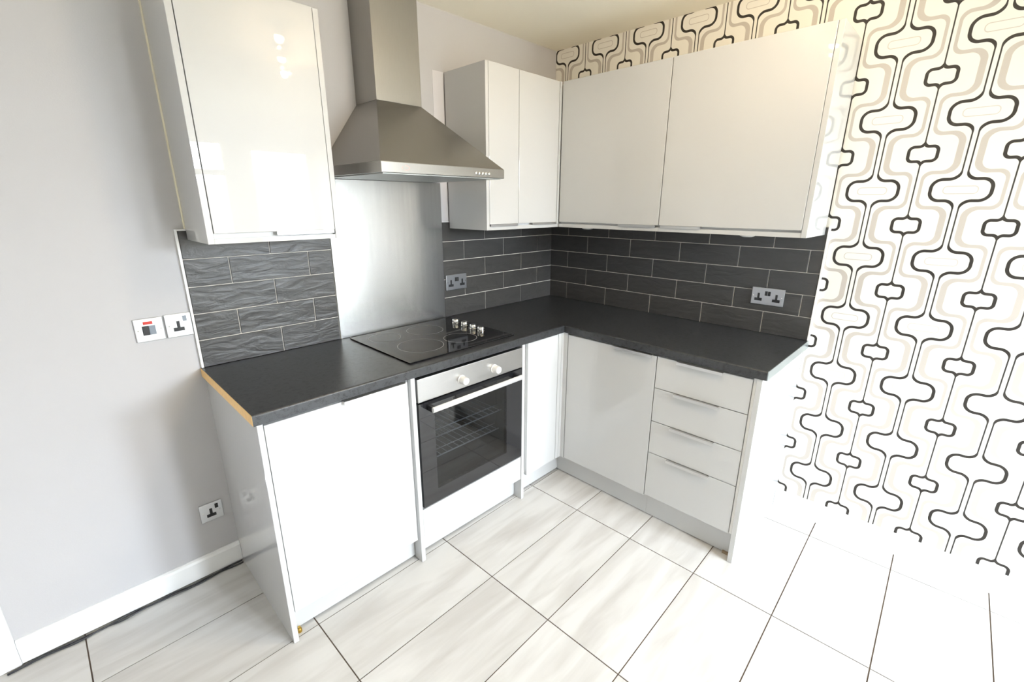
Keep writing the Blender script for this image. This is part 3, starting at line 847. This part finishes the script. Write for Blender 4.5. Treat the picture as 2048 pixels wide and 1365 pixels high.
single_socket(-2.1975, -2.1150, 1.0475, 1.1345, 'single steel wall socket beside the slate tiles above the worktop', M_ROCK)
single_socket(-2.2220, -2.1400, 0.2480, 0.3290, 'low single socket above the left skirting board', M_BLACK)
cs = thing('cooker_switch', (-2.243, -0.0005, 1.09), 'square cooker switch with red neon and dark rocker', 'switch')
face('x', -2.2870, -2.2015, 1.0480, 1.1320, 0.0005, 0.0085, 'plate', M_PLATE, cs, 0.0025)
face('x', -2.2600, -2.2330, 1.1105, 1.1205, 0.0080, 0.0098, 'neon', M_RED, cs, 0.0006)
face('x', -2.2650, -2.2460, 1.0720, 1.1050, 0.0080, 0.0115, 'rocker_switch', M_BLACK, cs, 0.001)
face('x', -2.2460, -2.2270, 1.0720, 1.1050, 0.0080, 0.0095, 'rocker_switch', M_ROCK, cs, 0.001)
for sx in (-2.2775, -2.2115):
    lathe('screw', [(0, 0), (0.0028, 0), (0.0024, 0.0008), (0, 0.0009)], (sx, -0.0086, 1.09), (0, -1, 0), M_CHROME, cs, 12)
double_socket('x', -0.919, -0.774, 1.0605, 1.1455, 'double steel socket in the tiles right of the steel splashback')
double_socket('y', -1.4625, -1.3160, 1.0525, 1.1360, 'double steel socket in the tiles near the wallpaper end')


# ------------------------------------------------------------------ cables along the skirting
def cable(off, amp, ph, z, lab):
    pts = []
    for k in range(60):
        x = -2.83 + k * (2.83 - 2.112) / 59
        pts.append((x, -0.0215 - off - amp * (1 + math.sin(ph + k * 0.42 + 1.3 * math.sin(k * 0.17 + ph))), z + 0.002 * math.sin(k * 0.3 + ph) ** 2))
    o = tube('cable', pts, 0.0032, M_CABLE, None, 7)
    return tag(o, lab, 'cable')


cable(0.0, 0.0045, 0.4, 0.0038, 'black cable lying against the foot of the left skirting board')
cable(0.0072, 0.0050, 2.6, 0.0038, 'outer black cable on the floor beside the left skirting board')

# ------------------------------------------------------------------ ceiling spotlight bar (two lamps seen in the gloss doors, the third added)
sl = thing('ceiling_spotlight', (-1.233, -1.67, CEIL), 'ceiling spotlight bar with two warm lamps and an added third lighting the ceiling', 'ceiling light')
bd = Vector((0.142, -0.36, 0)).normalized()
lathe('ceiling_rose', [(0, 0), (0.055, 0), (0.050, -0.022), (0.012, -0.030), (0, -0.030)], (-1.375 + 0.387 * bd.x, -1.31 + 0.387 * bd.y, CEIL - 0.0005), (0, 0, 1), M_PLATE, sl, 32)
B0 = Vector((-1.375, -1.31, 2.345))
tube('bar', [tuple(B0 - bd * 0.06 + Vector((0, 0, 0.050))), tuple(B0 + bd * 0.83 + Vector((0, 0, 0.050)))], 0.009, M_PLATE, sl)
for k, (tx, ty, tz) in enumerate(((-1.85, -0.9, 0.0), (-1.4, -1.6, 0.0), (-0.35, -0.75, 2.45))):  # third head is added, aimed up to brighten the ceiling
    src = B0 + bd * (0.387 * k); dv = (Vector((tx, ty, tz)) - src).normalized()
    tube('arm', [tuple(src + Vector((0, 0, 0.049))), tuple(src - dv * 0.02)], 0.005, M_PLATE, sl)
    lathe('lamp_head', [(0.0, -0.050), (0.018, -0.050), (0.026, -0.02), (0.029, 0.0), (0.0265, 0.0), (0.022, -0.012), (0.0, -0.012)], src, dv, M_PLATE, sl, 24)
    lathe('bulb', [(0.0, -0.008), (0.021, -0.008), (0.024, 0.006), (0.020, 0.018), (0, 0.024)], src, dv, M_BULB, sl, 24)
    ld = bpy.data.lights.new('spot_lamp', 'SPOT'); ld.energy = SPOT_W * (2.2 if k == 2 else 1.0); ld.color = WARM; ld.spot_size = math.radians(120); ld.spot_blend = 1.0; ld.shadow_soft_size = 0.006
    lo_ = bpy.data.objects.new('spot_lamp', ld); COL.objects.link(lo_); lo_.location = src + dv * 0.03; lo_.rotation_euler = dv.to_track_quat('-Z', 'Y').to_euler()
    ld = bpy.data.lights.new('bulb_glow', 'POINT'); ld.energy = GLOW_W * (0.5 if k == 2 else 1.25); ld.color = WARM; ld.shadow_soft_size = 0.006      # stray light of the open bulb
    lo_ = bpy.data.objects.new('bulb_glow', ld); COL.objects.link(lo_); lo_.location = src + dv * 0.05
